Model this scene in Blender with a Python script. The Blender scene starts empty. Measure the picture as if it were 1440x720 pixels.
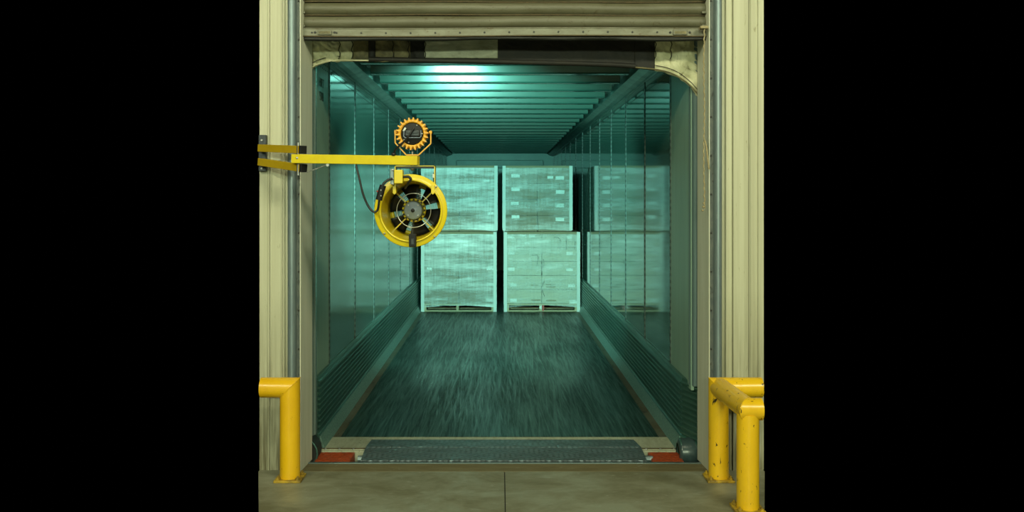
import bpy, math, random
from mathutils import Vector, Matrix, noise

random.seed(7)
scene = bpy.context.scene
COL = scene.collection

# ------------------------------------------------------------------ camera
F = 1296.0                      # focal length in pixels of a 1440 px wide frame
CX, CY, CH = 703.0, 280.0, 1.72  # vanishing point, eye height
cam_d = bpy.data.cameras.new('camera')
cam_d.sensor_width = 36.0
cam_d.lens = F / 1440.0 * 36.0
cam_d.shift_x = (720 - CX) / 1440.0
cam_d.shift_y = -(360 - CY) / 1440.0
cam = bpy.data.objects.new('camera', cam_d)
cam.location = (0, 0, CH)
cam.rotation_euler = (math.pi / 2, 0, 0)
COL.objects.link(cam)
scene.camera = cam

# ------------------------------------------------------------------ world and lamps
w = bpy.data.worlds.new('world'); scene.world = w
w.use_nodes = True
w.node_tree.nodes['Background'].inputs[0].default_value = (0, 0, 0, 1)
w.node_tree.nodes['Background'].inputs[1].default_value = 0.0
vs = scene.view_settings
vs.view_transform = 'Standard'; vs.look = 'None'; vs.exposure = 0.0; vs.gamma = 1.0
vs.use_curve_mapping = False


def area(name, loc, target, sx, sy, power, color):
    d = bpy.data.lights.new(name, 'AREA')
    d.shape = 'RECTANGLE'; d.size = sx; d.size_y = sy; d.energy = power; d.color = color
    o = bpy.data.objects.new(name, d); COL.objects.link(o)
    o.location = loc
    o.rotation_euler = (Vector(target) - Vector(loc)).to_track_quat('-Z', 'Y').to_euler()
    return o


WARM = (1.0, 0.99, 0.66)
# strip lamp under the hall roof, then unseen fill lamps added further back
area('hall_strip_lamp', (-0.1, 2.6, 5.2), (0, 6.2, 0.9), 2.4, 0.28, 76, WARM)
area('hall_fill_left', (-4.2, -1.0, 5.4), (0.5, 6.2, 1.2), 2.4, 0.30, 250, WARM)  # unseen lamp added to brighten the right jamb
area('hall_fill_right', (4.2, -1.0, 5.4), (-0.5, 6.2, 1.2), 2.4, 0.30, 290, WARM)  # unseen lamp added to brighten the left jamb
area('hall_fill_far', (-0.4, -16.0, 5.8), (0, 8.0, 1.5), 2.4, 1.2, 1450, (0.85, 1.0, 0.66))  # unseen lamp added so flatter light reaches the head curtain

# ------------------------------------------------------------------ helpers


def P(x, y, Y):
    """photo pixel at distance Y -> world point"""
    return Vector(((x - CX) / F * Y, Y, CH - (y - CY) / F * Y))


class MB:
    def __init__(s):
        s.v = []; s.f = []; s.sm = []

    def add(s, vs, fs, smooth=False):
        n = len(s.v)
        s.v += [tuple(a) for a in vs]
        s.f += [tuple(i + n for i in f) for f in fs]
        s.sm += [smooth] * len(fs)
        return s

    def box(s, x0, x1, y0, y1, z0, z1):
        vs = [(x, y, z) for z in (z0, z1) for y in (y0, y1) for x in (x0, x1)]
        return s.add(vs, [(0, 2, 3, 1), (4, 5, 7, 6), (0, 1, 5, 4), (2, 6, 7, 3), (0, 4, 6, 2), (1, 3, 7, 5)])

    def hexa(s, a, b):
        """a, b : two quads (4 points each, same winding)"""
        return s.add(list(a) + list(b), [(0, 3, 2, 1), (4, 5, 6, 7), (0, 1, 5, 4), (1, 2, 6, 5), (2, 3, 7, 6), (3, 0, 4, 7)])

    def beam(s, p, q, wid, hei, up=(0, 0, 1)):
        p = Vector(p); q = Vector(q); t = (q - p).normalized()
        u = t.cross(Vector(up)).normalized(); v = u.cross(t).normalized()
        a = [p + u * (sx * wid / 2) + v * (sz * hei / 2) for sx, sz in ((-1, -1), (1, -1), (1, 1), (-1, 1))]
        b = [c + (q - p) for c in a]
        return s.hexa(a, b)

    def prism(s, poly, d, axis='Y'):
        """poly: 2-D outline, d: (from, to) along axis"""
        n = len(poly)

        def mk(p, t):
            if axis == 'Y': return (p[0], t, p[1])
            if axis == 'X': return (t, p[0], p[1])
            return (p[0], p[1], t)
        vs = [mk(p, d[0]) for p in poly] + [mk(p, d[1]) for p in poly]
        fs = [(i, (i + 1) % n, (i + 1) % n + n, i + n) for i in range(n)]
        fs += [tuple(range(n))[::-1], tuple(range(n, 2 * n))]
        return s.add(vs, fs)

    def lathe(s, prof, c, n=32, axis='Y', close=False, smooth=True, a0=0.0, a1=2 * math.pi):
        """prof: (radius, offset along axis)"""
        full = abs(a1 - a0 - 2 * math.pi) < 1e-6
        m = n if full else n + 1
        vs = []
        for r, t in prof:
            for k in range(m):
                a = a0 + (a1 - a0) * k / n
                if axis == 'Y': p = (c[0] + r * math.cos(a), c[1] + t, c[2] + r * math.sin(a))
                elif axis == 'X': p = (c[0] + t, c[1] + r * math.cos(a), c[2] + r * math.sin(a))
                else: p = (c[0] + r * math.cos(a), c[1] + r * math.sin(a), c[2] + t)
                vs.append(p)
        fs = []
        L = len(prof)
        for i in range(L if close else L - 1):
            for k in range(n):
                k2 = (k + 1) % m
                j = (i + 1) % L
                fs.append((i * m + k, i * m + k2, j * m + k2, j * m + k))
        return s.add(vs, fs, smooth)

    def tube(s, pts, r, n=10, closed=False, caps=True, smooth=True):
        pts = [Vector(p) for p in pts]
        L = len(pts); rings = []
        ref = None
        for i in range(L):
            a = pts[i - 1] if (i > 0 or closed) else None
            b = pts[(i + 1) % L] if (i < L - 1 or closed) else None
            t1 = (pts[i] - a).normalized() if a is not None else None
            t2 = (b - pts[i]).normalized() if b is not None else None
            if t1 is None: t1 = t2
            if t2 is None: t2 = t1
            t = (t1 + t2).normalized()
            if ref is None:
                ref = Vector((0, 0, 1)) if abs(t.z) < .9 else Vector((1, 0, 0))
            u = t1.cross(ref)
            if u.length < 1e-5: u = t1.cross(Vector((1, 0, 0)) if abs(t1.x) < .9 else Vector((0, 1, 0)))
            u.normalize(); v = u.cross(t1).normalized(); ref = v
            ring = []
            for k in range(n):
                an = 2 * math.pi * k / n
                p = pts[i] + (u * math.cos(an) + v * math.sin(an)) * r
                d = (pts[i] - p).dot(t) / max(t1.dot(t), .3)
                ring.append(p + t1 * d)
            rings.append(ring)
            # carry the frame past the bend
            ref = t1.rotation_difference(t2) @ ref
        vs = [p for ring in rings for p in ring]
        fs = []
        for i in range(L if closed else L - 1):
            j = (i + 1) % L
            for k in range(n):
                k2 = (k + 1) % n
                fs.append((i * n + k, i * n + k2, j * n + k2, j * n + k))
        s.add(vs, fs, smooth)
        if caps and not closed:
            s.add(rings[0], [tuple(range(n))[::-1]]); s.add(rings[-1], [tuple(range(n))])
        return s

    def grid(s, fn, nu, nv, smooth=True):
        vs = [fn(i / nu, j / nv) for j in range(nv + 1) for i in range(nu + 1)]
        fs = [(j * (nu + 1) + i, j * (nu + 1) + i + 1, (j + 1) * (nu + 1) + i + 1, (j + 1) * (nu + 1) + i)
              for j in range(nv) for i in range(nu)]
        return s.add(vs, fs, smooth)

    def build(s, name, mat, parent=None, bevel=0, solid=0, origin=None, flip=False):
        me = bpy.data.meshes.new(name)
        root = parent
        off = Vector((0, 0, 0))
        while root is not None:
            off += root.location; root = root.parent
        if origin is None and parent is None:
            xs = [v[0] for v in s.v]; ys = [v[1] for v in s.v]; zs = [v[2] for v in s.v]
            origin = Vector(((min(xs) + max(xs)) / 2, (min(ys) + max(ys)) / 2, min(zs)))
        loc = Vector((0, 0, 0)) if origin is None else Vector(origin) - off
        me.from_pydata([tuple(Vector(v) - off - loc) for v in s.v], [], s.f)
        me.polygons.foreach_set('use_smooth', s.sm)
        import bmesh
        bm = bmesh.new(); bm.from_mesh(me)
        bmesh.ops.recalc_face_normals(bm, faces=bm.faces)
        bm.to_mesh(me); bm.free()
        me.update()
        if mat is not None: me.materials.append(mat)
        o = bpy.data.objects.new(name, me); COL.objects.link(o)
        o.location = loc
        o.parent = parent
        if bevel:
            m = o.modifiers.new('bevel', 'BEVEL'); m.width = bevel; m.segments = 2; m.limit_method = 'ANGLE'
        if solid:
            m = o.modifiers.new('solid', 'SOLIDIFY'); m.thickness = solid
        return o


def tag(o, label=None, cat=None, group=None, kind=None):
    if label: o['label'] = label
    if cat: o['category'] = cat
    if group: o['group'] = group
    if kind: o['kind'] = kind
    return o


def empty(name, loc, label=None, cat=None, group=None, kind=None):
    o = bpy.data.objects.new(name, None); COL.objects.link(o); o.location = loc
    o.empty_display_size = .1
    return tag(o, label, cat, group, kind)


def dup(o, d, parent=None):
    c = o.copy(); COL.objects.link(c); c.location = o.location + Vector(d)
    c.parent = parent if parent else o.parent
    return c


# ------------------------------------------------------------------ materials
def mat(name, col, rough=.6, metal=0.0, spec=.5, var=None, vscale=(8, 8, 8), vcon=(.35, .7), var2=None, v2scale=(40, 40, 40),
        v2con=(.58, .68), bump=0.0, bscale=60, bstretch=(1, 1, 1), rvar=0.0, coat=0.0, emit=None):
    m = bpy.data.materials.new(name); m.use_nodes = True
    nt = m.node_tree; N = nt.nodes; L = nt.links
    b = N['Principled BSDF']
    b.inputs['Base Color'].default_value = (*col, 1)
    b.inputs['Roughness'].default_value = rough
    b.inputs['Metallic'].default_value = metal
    b.inputs['Specular IOR Level'].default_value = spec
    b.inputs['Coat Weight'].default_value = coat
    tc = N.new('ShaderNodeTexCoord')

    def nz(scale, det=6, dist=.3):
        mp = N.new('ShaderNodeMapping'); mp.inputs['Scale'].default_value = scale
        L.new(tc.outputs['Object'], mp.inputs[0])
        t = N.new('ShaderNodeTexNoise'); t.inputs['Scale'].default_value = 1.0
        t.inputs['Detail'].default_value = det; t.inputs['Roughness'].default_value = .65; t.inputs['Distortion'].default_value = dist
        L.new(mp.outputs[0], t.inputs['Vector'])
        return t.outputs['Fac']

    def ramp(fac, lo, hi):
        r = N.new('ShaderNodeMapRange'); r.inputs[1].default_value = lo; r.inputs[2].default_value = hi
        L.new(fac, r.inputs[0]); return r.outputs[0]
    cur = None
    if var:
        f = ramp(nz(vscale), *vcon)
        mx = N.new('ShaderNodeMix'); mx.data_type = 'RGBA'
        mx.inputs['A'].default_value = (*col, 1); mx.inputs['B'].default_value = (*var, 1)
        L.new(f, mx.inputs['Factor']); cur = mx.outputs['Result']
        if rvar:
            rr = N.new('ShaderNodeMapRange'); rr.inputs[3].default_value = rough; rr.inputs[4].default_value = rough + rvar
            L.new(f, rr.inputs[0]); L.new(rr.outputs[0], b.inputs['Roughness'])
    if var2:
        f2 = ramp(nz(v2scale, 4, .8), *v2con)
        mx2 = N.new('ShaderNodeMix'); mx2.data_type = 'RGBA'
        if cur: L.new(cur, mx2.inputs['A'])
        else: mx2.inputs['A'].default_value = (*col, 1)
        mx2.inputs['B'].default_value = (*var2, 1)
        L.new(f2, mx2.inputs['Factor']); cur = mx2.outputs['Result']
    if cur: L.new(cur, b.inputs['Base Color'])
    if bump:
        bp = N.new('ShaderNodeBump'); bp.inputs['Strength'].default_value = bump; bp.inputs['Distance'].default_value = .01
        L.new(nz(tuple(bscale * k for k in bstretch), 4), bp.inputs['Height']); L.new(bp.outputs[0], b.inputs['Normal'])
    if emit:
        b.inputs['Emission Color'].default_value = (*emit[0], 1); b.inputs['Emission Strength'].default_value = emit[1]
    return m


M = {}
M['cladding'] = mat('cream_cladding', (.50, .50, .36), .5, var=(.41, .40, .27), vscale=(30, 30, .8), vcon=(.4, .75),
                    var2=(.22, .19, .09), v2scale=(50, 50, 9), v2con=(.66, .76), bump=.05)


def dirt_and_shade(m, col, z0, z1):  # streaky dirt; the darkening towards the floor also paints in the wall's shade
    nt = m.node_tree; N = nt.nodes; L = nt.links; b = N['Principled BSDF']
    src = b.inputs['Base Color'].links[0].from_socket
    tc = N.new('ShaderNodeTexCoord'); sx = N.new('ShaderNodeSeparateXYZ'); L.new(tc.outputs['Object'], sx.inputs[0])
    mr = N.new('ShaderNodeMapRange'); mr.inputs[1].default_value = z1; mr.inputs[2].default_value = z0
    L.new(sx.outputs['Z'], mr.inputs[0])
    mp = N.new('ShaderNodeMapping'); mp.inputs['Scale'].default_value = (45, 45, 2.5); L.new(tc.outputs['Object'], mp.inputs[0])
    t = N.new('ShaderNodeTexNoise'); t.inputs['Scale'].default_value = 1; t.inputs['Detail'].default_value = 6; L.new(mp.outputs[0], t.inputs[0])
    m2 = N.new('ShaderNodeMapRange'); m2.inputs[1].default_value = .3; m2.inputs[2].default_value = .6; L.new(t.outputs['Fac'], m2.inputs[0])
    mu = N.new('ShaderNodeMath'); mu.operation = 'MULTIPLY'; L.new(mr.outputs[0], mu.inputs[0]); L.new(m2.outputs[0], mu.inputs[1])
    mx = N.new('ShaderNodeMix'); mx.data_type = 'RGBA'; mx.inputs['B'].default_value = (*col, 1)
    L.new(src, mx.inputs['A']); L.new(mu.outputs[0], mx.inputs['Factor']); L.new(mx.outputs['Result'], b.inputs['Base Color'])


dirt_and_shade(M['cladding'], (.12, .105, .05), 0.0, 1.15)
M['jamb'] = mat('painted_jamb', (.66, .67, .55), .5, var=(.55, .56, .43), vscale=(20, 20, 1.2), var2=(.17, .13, .07), v2scale=(60, 60, 14),
                v2con=(.68, .76), bump=.05)
M['galv'] = mat('galvanised_steel', (.25, .32, .33), .42, .55, var=(.17, .22, .25), vscale=(40, 40, 5), var2=(.40, .46, .44), v2scale=(70, 70, 10),
                v2con=(.62, .75), bump=.05)
M['slot'] = mat('dirty_track_steel', (.09, .11, .11), .6, .4, var=(.16, .17, .15), vscale=(60, 60, 20), var2=(.03, .03, .025), v2scale=(50, 50, 25))
M['slat'] = mat('dirty_door_slat', (.115, .112, .068), .5, var=(.075, .070, .036), vscale=(3, 3, 14), vcon=(.35, .7), var2=(.06, .047, .02),
                v2scale=(26, 26, 30), v2con=(.6, .72), bump=.06)
M['door_bar'] = mat('door_bottom_bar', (.16, .16, .115), .45, .2, var=(.10, .095, .058), vscale=(9, 9, 30), var2=(.08, .055, .02), v2scale=(30, 30, 45),
                    v2con=(.6, .7))
M['grime'] = mat('brown_grime', (.10, .07, .03), .8, var=(.05, .04, .02), vscale=(30, 30, 30))
M['rubber'] = mat('black_rubber', (.012, .013, .012), .6, var=(.022, .022, .018), vscale=(12, 12, 12), bump=.1)
M['bolt'] = mat('steel_bolt', (.35, .36, .35), .35, .8)
M['dark_bolt'] = mat('dark_bolt', (.02, .02, .018), .6)
M['canvas'] = mat('cream_canvas', (.75, .74, .50), .65, var=(.45, .44, .26), vscale=(9, 9, 9), var2=(.17, .15, .07), v2scale=(16, 16, 16),
                  v2con=(.6, .75), bump=.25, bscale=25)
M['canvas_stain'] = mat('stained_canvas', (.24, .21, .10), .7, var=(.06, .055, .03), vscale=(10, 10, 10), bump=.25, bscale=25)
M['canvas_patch'] = mat('grey_cream_patch', (.55, .57, .42), .5, var=(.22, .23, .15), vscale=(6, 6, 14), bump=.05)
M['black_canvas'] = mat('black_canvas', (.010, .011, .010), .7, var=(.022, .020, .014), vscale=(8, 8, 20), bump=.1)
M['thread'] = mat('dark_stitching', (.02, .02, .015), .8)
M['yellow'] = mat('yellow_pipe_paint', (.80, .47, .010), .26, var=(.72, .40, .008), vscale=(7, 7, 5), var2=(.035, .025, .010),
                  v2scale=(34, 34, 17), v2con=(.685, .71), bump=.03)
M['yellow_worn'] = mat('chipped_yellow_pipe_paint', (.80, .49, .012), .26, var=(.72, .42, .010), vscale=(7, 7, 5), var2=(.030, .022, .010),
                       v2scale=(36, 36, 15), v2con=(.635, .66), bump=.04)
M['plate_yellow'] = mat('dirty_yellow_plate', (.50, .32, .015), .5, var=(.12, .08, .02), vscale=(16, 16, 16), vcon=(.4, .65))
M['arm_yellow'] = mat('arm_yellow_paint', (.70, .56, .012), .35, var=(.62, .47, .010), vscale=(12, 12, 12), var2=(.75, .66, .18), v2scale=(30, 60, 60),
                      v2con=(.68, .78))
M['arm_ochre'] = mat('arm_ochre_paint', (.45, .30, .010), .4, var=(.40, .26, .008), vscale=(12, 12, 12))
M['fan_yellow'] = mat('fan_yellow_plastic', (.72, .56, .008), .32, var=(.66, .50, .008), vscale=(9, 9, 9), coat=.2)
M['lamp_orange'] = mat('lamp_orange_casting', (.82, .42, .010), .38, var=(.66, .31, .008), vscale=(30, 30, 30))
M['black_plastic'] = mat('black_plastic', (.008, .009, .010), .55, spec=.3)
M['blade'] = mat('fan_blade_black', (.010, .011, .012), .5)
M['motor'] = mat('grey_motor_casting', (.22, .28, .36), .38, .25)
M['wire'] = mat('chromed_guard_wire', (.55, .54, .50), .3, .8)
M['dark_steel'] = mat('dark_steel_bracket', (.030, .038, .045), .5, .4, var=(.06, .07, .08), vscale=(40, 40, 40))
M['paper'] = mat('white_sticker', (.62, .66, .60), .5)
M['red'] = mat('red_paint', (.35, .03, .02), .5)
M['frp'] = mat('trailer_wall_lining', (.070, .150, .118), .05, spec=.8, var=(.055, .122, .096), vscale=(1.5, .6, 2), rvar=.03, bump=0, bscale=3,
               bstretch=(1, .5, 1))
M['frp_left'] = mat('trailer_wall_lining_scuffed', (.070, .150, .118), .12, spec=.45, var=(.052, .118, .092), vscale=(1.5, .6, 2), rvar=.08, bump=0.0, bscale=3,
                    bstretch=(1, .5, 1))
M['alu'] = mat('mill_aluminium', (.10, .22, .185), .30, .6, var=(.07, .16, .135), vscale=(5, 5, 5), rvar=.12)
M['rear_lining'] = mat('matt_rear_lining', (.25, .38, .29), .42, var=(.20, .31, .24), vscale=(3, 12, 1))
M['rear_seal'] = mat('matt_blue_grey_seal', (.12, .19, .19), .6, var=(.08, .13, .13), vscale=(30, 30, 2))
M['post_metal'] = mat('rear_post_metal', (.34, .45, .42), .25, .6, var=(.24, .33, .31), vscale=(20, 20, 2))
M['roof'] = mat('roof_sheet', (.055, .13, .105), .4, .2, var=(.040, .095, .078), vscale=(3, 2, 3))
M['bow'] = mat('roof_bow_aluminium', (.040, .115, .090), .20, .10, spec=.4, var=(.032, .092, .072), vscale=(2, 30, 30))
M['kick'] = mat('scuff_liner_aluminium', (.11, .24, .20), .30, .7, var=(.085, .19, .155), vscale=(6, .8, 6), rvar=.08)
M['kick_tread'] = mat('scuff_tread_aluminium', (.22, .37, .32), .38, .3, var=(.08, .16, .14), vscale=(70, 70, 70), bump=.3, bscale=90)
M['sill'] = mat('cream_sill_paint', (.46, .48, .36), .45, var=(.33, .33, .22), vscale=(40, 8, 20), var2=(.12, .10, .05), v2scale=(30, 30, 30),
                v2con=(.6, .72))
M['gutter'] = mat('brown_floor_edge', (.075, .065, .035), .55, var=(.11, .12, .085), vscale=(9, 3, 9), var2=(.025, .022, .014), v2scale=(14, 5, 14))
M['orange'] = mat('orange_tread_plate', (.42, .07, .012), .55, var=(.30, .045, .012), vscale=(20, 20, 20), var2=(.09, .035, .02), v2scale=(30, 45, 30),
                  v2con=(.58, .68), bump=.5, bscale=55)
M['pad_teal'] = mat('glossy_dark_vinyl', (.05, .085, .09), .28, var=(.03, .05, .05), vscale=(12, 12, 12), bump=.1, bscale=20)
M['curb'] = mat('rusty_steel_curb', (.20, .17, .085), .6, .2, var=(.13, .10, .045), vscale=(5, 20, 20), var2=(.26, .27, .22), v2scale=(14, 40, 40),
                v2con=(.64, .72))
M['curb_edge'] = mat('worn_steel_edge', (.16, .22, .23), .35, .7)
M['pit'] = mat('pit_dark_concrete', (.02, .02, .017), .9)
M['wood'] = mat('pallet_wood', (.42, .36, .22), .7, var=(.32, .27, .15), vscale=(3, 40, 40))
M['card'] = mat('brown_cardboard', (.24, .20, .13), .75, var=(.19, .155, .10), vscale=(3, 3, 5))
M['card_pale'] = mat('pale_cardboard', (.46, .46, .36), .7, var=(.40, .39, .29), vscale=(3, 3, 5))
M['cap'] = mat('cardboard_cap', (.28, .23, .13), .75, var=(.22, .18, .10), vscale=(3, 3, 20))
M['corner'] = mat('white_corner_board', (.52, .58, .52), .5)
M['label'] = mat('white_paper_label', (.66, .72, .66), .5)
M['ink'] = mat('dark_print', (.05, .06, .055), .7)
M['cord'] = mat('black_cord', (.008, .008, .009), .45)
M['rope'] = mat('dirty_rope', (.36, .31, .18), .9, var=(.24, .19, .09), vscale=(90, 90, 90))


def tread_mat(name, col, col2, scale, rough):
    m = mat(name, col, rough, .65, var=col2, vscale=(5, 8, 5), rvar=.15)
    nt = m.node_tree; N = nt.nodes; L = nt.links; b = N['Principled BSDF']
    tc = N.new('ShaderNodeTexCoord')
    hs = []
    for ang in (.7, -.7):
        mp = N.new('ShaderNodeMapping'); mp.inputs['Rotation'].default_value = (0, 0, ang); mp.inputs['Scale'].default_value = (scale, scale * 2.2, 1)
        L.new(tc.outputs['Object'], mp.inputs[0])
        ck = N.new('ShaderNodeTexVoronoi'); ck.inputs['Scale'].default_value = 1.0; ck.inputs['Randomness'].default_value = .1
        L.new(mp.outputs[0], ck.inputs['Vector'])
        r = N.new('ShaderNodeMapRange'); r.inputs[1].default_value = .45; r.inputs[2].default_value = .15
        L.new(ck.outputs['Distance'], r.inputs[0]); hs.append(r.outputs[0])
    mx = N.new('ShaderNodeMath'); mx.operation = 'MAXIMUM'; L.new(hs[0], mx.inputs[0]); L.new(hs[1], mx.inputs[1])
    src = b.inputs['Base Color'].links[0].from_socket
    cm = N.new('ShaderNodeMix'); cm.data_type = 'RGBA'; cm.inputs['B'].default_value = (*[min(1, c * 2.2) for c in col], 1)
    L.new(src, cm.inputs['A']); L.new(mx.outputs[0], cm.inputs['Factor']); L.new(cm.outputs['Result'], b.inputs['Base Color'])
    bp = N.new('ShaderNodeBump'); bp.inputs['Strength'].default_value = .9; bp.inputs['Distance'].default_value = .006
    L.new(mx.outputs[0], bp.inputs['Height']); L.new(bp.outputs[0], b.inputs['Normal'])
    return m


M['tread'] = tread_mat('steel_tread_plate', (.10, .12, .13), (.05, .065, .07), 20, .30)


def floor_mat():
    """dark worn deck: fine lengthwise scuffs, broad polished patches, a few dark gouges"""
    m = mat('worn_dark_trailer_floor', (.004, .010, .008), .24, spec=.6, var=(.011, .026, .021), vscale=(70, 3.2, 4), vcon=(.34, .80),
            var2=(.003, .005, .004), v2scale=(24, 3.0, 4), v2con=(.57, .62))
    nt = m.node_tree; N = nt.nodes; L = nt.links; b = N['Principled BSDF']
    tc = N.new('ShaderNodeTexCoord')

    def nz(scale, rot=0, det=8):
        mp = N.new('ShaderNodeMapping'); mp.vector_type = 'TEXTURE'; mp.inputs['Scale'].default_value = [1 / k for k in scale]; mp.inputs['Rotation'].default_value = (0, 0, rot)
        L.new(tc.outputs['Object'], mp.inputs[0])
        t = N.new('ShaderNodeTexNoise'); t.inputs['Scale'].default_value = 1; t.inputs['Detail'].default_value = det; t.inputs['Roughness'].default_value = .7
        L.new(mp.outputs[0], t.inputs[0]); return t.outputs['Fac']
    sc = nz((46, 1.3, 1), .035, 6); sc2 = nz((30, .7, 1), -.03, 6); big = nz((1.6, .5, 1), 0, 1)
    mxx = N.new('ShaderNodeMath'); mxx.operation = 'MAXIMUM'; L.new(sc, mxx.inputs[0]); L.new(sc2, mxx.inputs[1])
    sr = N.new('ShaderNodeMapRange'); sr.inputs[1].default_value = .46; sr.inputs[2].default_value = .72; L.new(mxx.outputs[0], sr.inputs[0])
    br = N.new('ShaderNodeMapRange'); br.inputs[1].default_value = .35; br.inputs[2].default_value = .68; br.inputs[3].default_value = .34; br.inputs[4].default_value = .48
    L.new(big, br.inputs[0]); 
    ra = N.new('ShaderNodeMath'); ra.operation = 'MULTIPLY_ADD'; ra.inputs[1].default_value = -.10
    L.new(sr.outputs[0], ra.inputs[0]); L.new(br.outputs[0], ra.inputs[2]); L.new(ra.outputs[0], b.inputs['Roughness'])
    sp_ = N.new('ShaderNodeMapRange'); sp_.inputs[3].default_value = .20; sp_.inputs[4].default_value = .75
    L.new(sr.outputs[0], sp_.inputs[0]); L.new(sp_.outputs[0], b.inputs['Specular IOR Level'])
    src = b.inputs['Base Color'].links[0].from_socket
    mx = N.new('ShaderNodeMix'); mx.data_type = 'RGBA'; mx.inputs['B'].default_value = (.050, .110, .088, 1)
    L.new(src, mx.inputs['A']); L.new(sr.outputs[0], mx.inputs['Factor']); L.new(mx.outputs['Result'], b.inputs['Base Color'])
    bp = N.new('ShaderNodeBump'); bp.inputs['Strength'].default_value = .15; bp.inputs['Distance'].default_value = .006
    L.new(mxx.outputs[0], bp.inputs['Height']); L.new(bp.outputs[0], b.inputs['Normal'])
    return m


M['deck'] = floor_mat()
for n_ in M['deck'].node_tree.nodes:
    if n_.type == 'TEX_NOISE': n_.inputs['Distortion'].default_value = 0.0


def concrete_mat():
    m = mat('stained_concrete', (.24, .245, .175), .42, var=(.135, .13, .075), vscale=(1.7, 2.6, 1), vcon=(.40, .64), rvar=.25,
            var2=(.31, .33, .27), v2scale=(9, 22, 5), v2con=(.60, .76), bump=.08, bscale=40)
    return m


M['concrete'] = concrete_mat()


def post_mat():
    """wall seam post with a row of small dark slots"""
    m = mat('slotted_wall_post', (.11, .18, .16), .5, .0)
    nt = m.node_tree; N = nt.nodes; L = nt.links; b = N['Principled BSDF']
    tc = N.new('ShaderNodeTexCoord'); sx = N.new('ShaderNodeSeparateXYZ'); L.new(tc.outputs['Object'], sx.inputs[0])
    mu = N.new('ShaderNodeMath'); mu.operation = 'MULTIPLY'; mu.inputs[1].default_value = 2 * math.pi / .05
    L.new(sx.outputs['Z'], mu.inputs[0])
    sn = N.new('ShaderNodeMath'); sn.operation = 'SINE'; L.new(mu.outputs[0], sn.inputs[0])
    gt = N.new('ShaderNodeMath'); gt.operation = 'GREATER_THAN'; gt.inputs[1].default_value = .1; L.new(sn.outputs[0], gt.inputs[0])
    mx = N.new('ShaderNodeMix'); mx.data_type = 'RGBA'; mx.inputs['A'].default_value = (.10, .15, .125, 1); mx.inputs['B'].default_value = (.03, .045, .04, 1)
    L.new(gt.outputs[0], mx.inputs['Factor']); L.new(mx.outputs['Result'], b.inputs['Base Color'])
    return m


M['post'] = post_mat()


def film_mat(name, lo, hi, tint):
    m = bpy.data.materials.new(name); m.use_nodes = True
    nt = m.node_tree; N = nt.nodes; L = nt.links
    b = N['Principled BSDF']; out = N['Material Output']
    b.inputs['Base Color'].default_value = (*tint, 1); b.inputs['Roughness'].default_value = .35
    tr = N.new('ShaderNodeBsdfTransparent'); mix = N.new('ShaderNodeMixShader')
    tc = N.new('ShaderNodeTexCoord')

    def nz(scale, rot, det=7):
        mp = N.new('ShaderNodeMapping'); mp.inputs['Scale'].default_value = scale; mp.inputs['Rotation'].default_value = rot
        L.new(tc.outputs['Object'], mp.inputs[0])
        t = N.new('ShaderNodeTexNoise'); t.inputs['Scale'].default_value = 1; t.inputs['Detail'].default_value = det; t.inputs['Roughness'].default_value = .65
        L.new(mp.outputs[0], t.inputs[0]); return t.outputs['Fac']
    a = nz((.9, .9, 5), (0, 0, 0)); c = nz((30, 30, 2), (0, 0, 0), 3); d = nz((2, 2, 26), (0, .5, 0), 4)
    ad = N.new('ShaderNodeMath'); ad.operation = 'MULTIPLY_ADD'; ad.inputs[1].default_value = .22; L.new(c, ad.inputs[0]); L.new(a, ad.inputs[2])
    ad2 = N.new('ShaderNodeMath'); ad2.operation = 'MULTIPLY_ADD'; ad2.inputs[1].default_value = .3; L.new(d, ad2.inputs[0]); L.new(ad.outputs[0], ad2.inputs[2])
    r = N.new('ShaderNodeMapRange'); r.inputs[1].default_value = .62; r.inputs[2].default_value = .98
    r.inputs[3].default_value = lo; r.inputs[4].default_value = hi
    L.new(ad2.outputs[0], r.inputs[0])
    bp = N.new('ShaderNodeBump'); bp.inputs['Strength'].default_value = .4; bp.inputs['Distance'].default_value = .02
    L.new(ad2.outputs[0], bp.inputs['Height']); L.new(bp.outputs[0], b.inputs['Normal'])
    L.new(r.outputs[0], mix.inputs[0]); L.new(tr.outputs[0], mix.inputs[1]); L.new(b.outputs[0], mix.inputs[2])
    L.new(mix.outputs[0], out.inputs['Surface'])
    return m


M['film'] = film_mat('stretch_film', .02, .72, (.60, .68, .60))
M['film_thick'] = film_mat('stretch_film_layered', .10, 1.0, (.64, .72, .65))

# ------------------------------------------------------------------ the dock: floor, walls, trim
fl = empty('floor', (0, 4.5, 0), kind='structure')


def slab(xa, xb, Ya, Yb, xa2, xb2):
    xa2, xb2 = min(xa2, xb2), max(xa2, xb2)
    return MB().hexa([(xa, Yb, -.15), (xb, Yb, -.15), (xb2, Ya, -.15), (xa2, Ya, -.15)], [(xa, Yb, 0), (xb, Yb, 0), (xb2, Ya, 0), (xa2, Ya, 0)])


JX = (710 - CX) / F * 5.5
slab(-1.525, JX - .003, 4.95, 5.82, -1.294, JX - .003).build('slab', M['concrete'], fl)
slab(JX + .003, 1.672, 4.95, 5.82, 1.42, JX + .003).build('slab', M['concrete'], fl)
slab(-5.0, JX - .003, -10.0, 4.947, -5.0, JX - .003).build('slab', M['concrete'], fl)
slab(JX + .003, 5.0, -10.0, 4.947, 5.0, JX + .003).build('slab', M['concrete'], fl)
slab(-1.525, -1.262, 5.82, 5.90, -1.525, -1.262).build('slab', M['concrete'], fl)
slab(1.325, 1.672, 5.82, 5.90, 1.672, 1.325).build('slab', M['concrete'], fl)
MB().box(JX - .003, JX + .003, -4, 5.82, -.15, -.006).build('joint', M['pit'], fl)

ZT = 3.55
WY = 5.85


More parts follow.
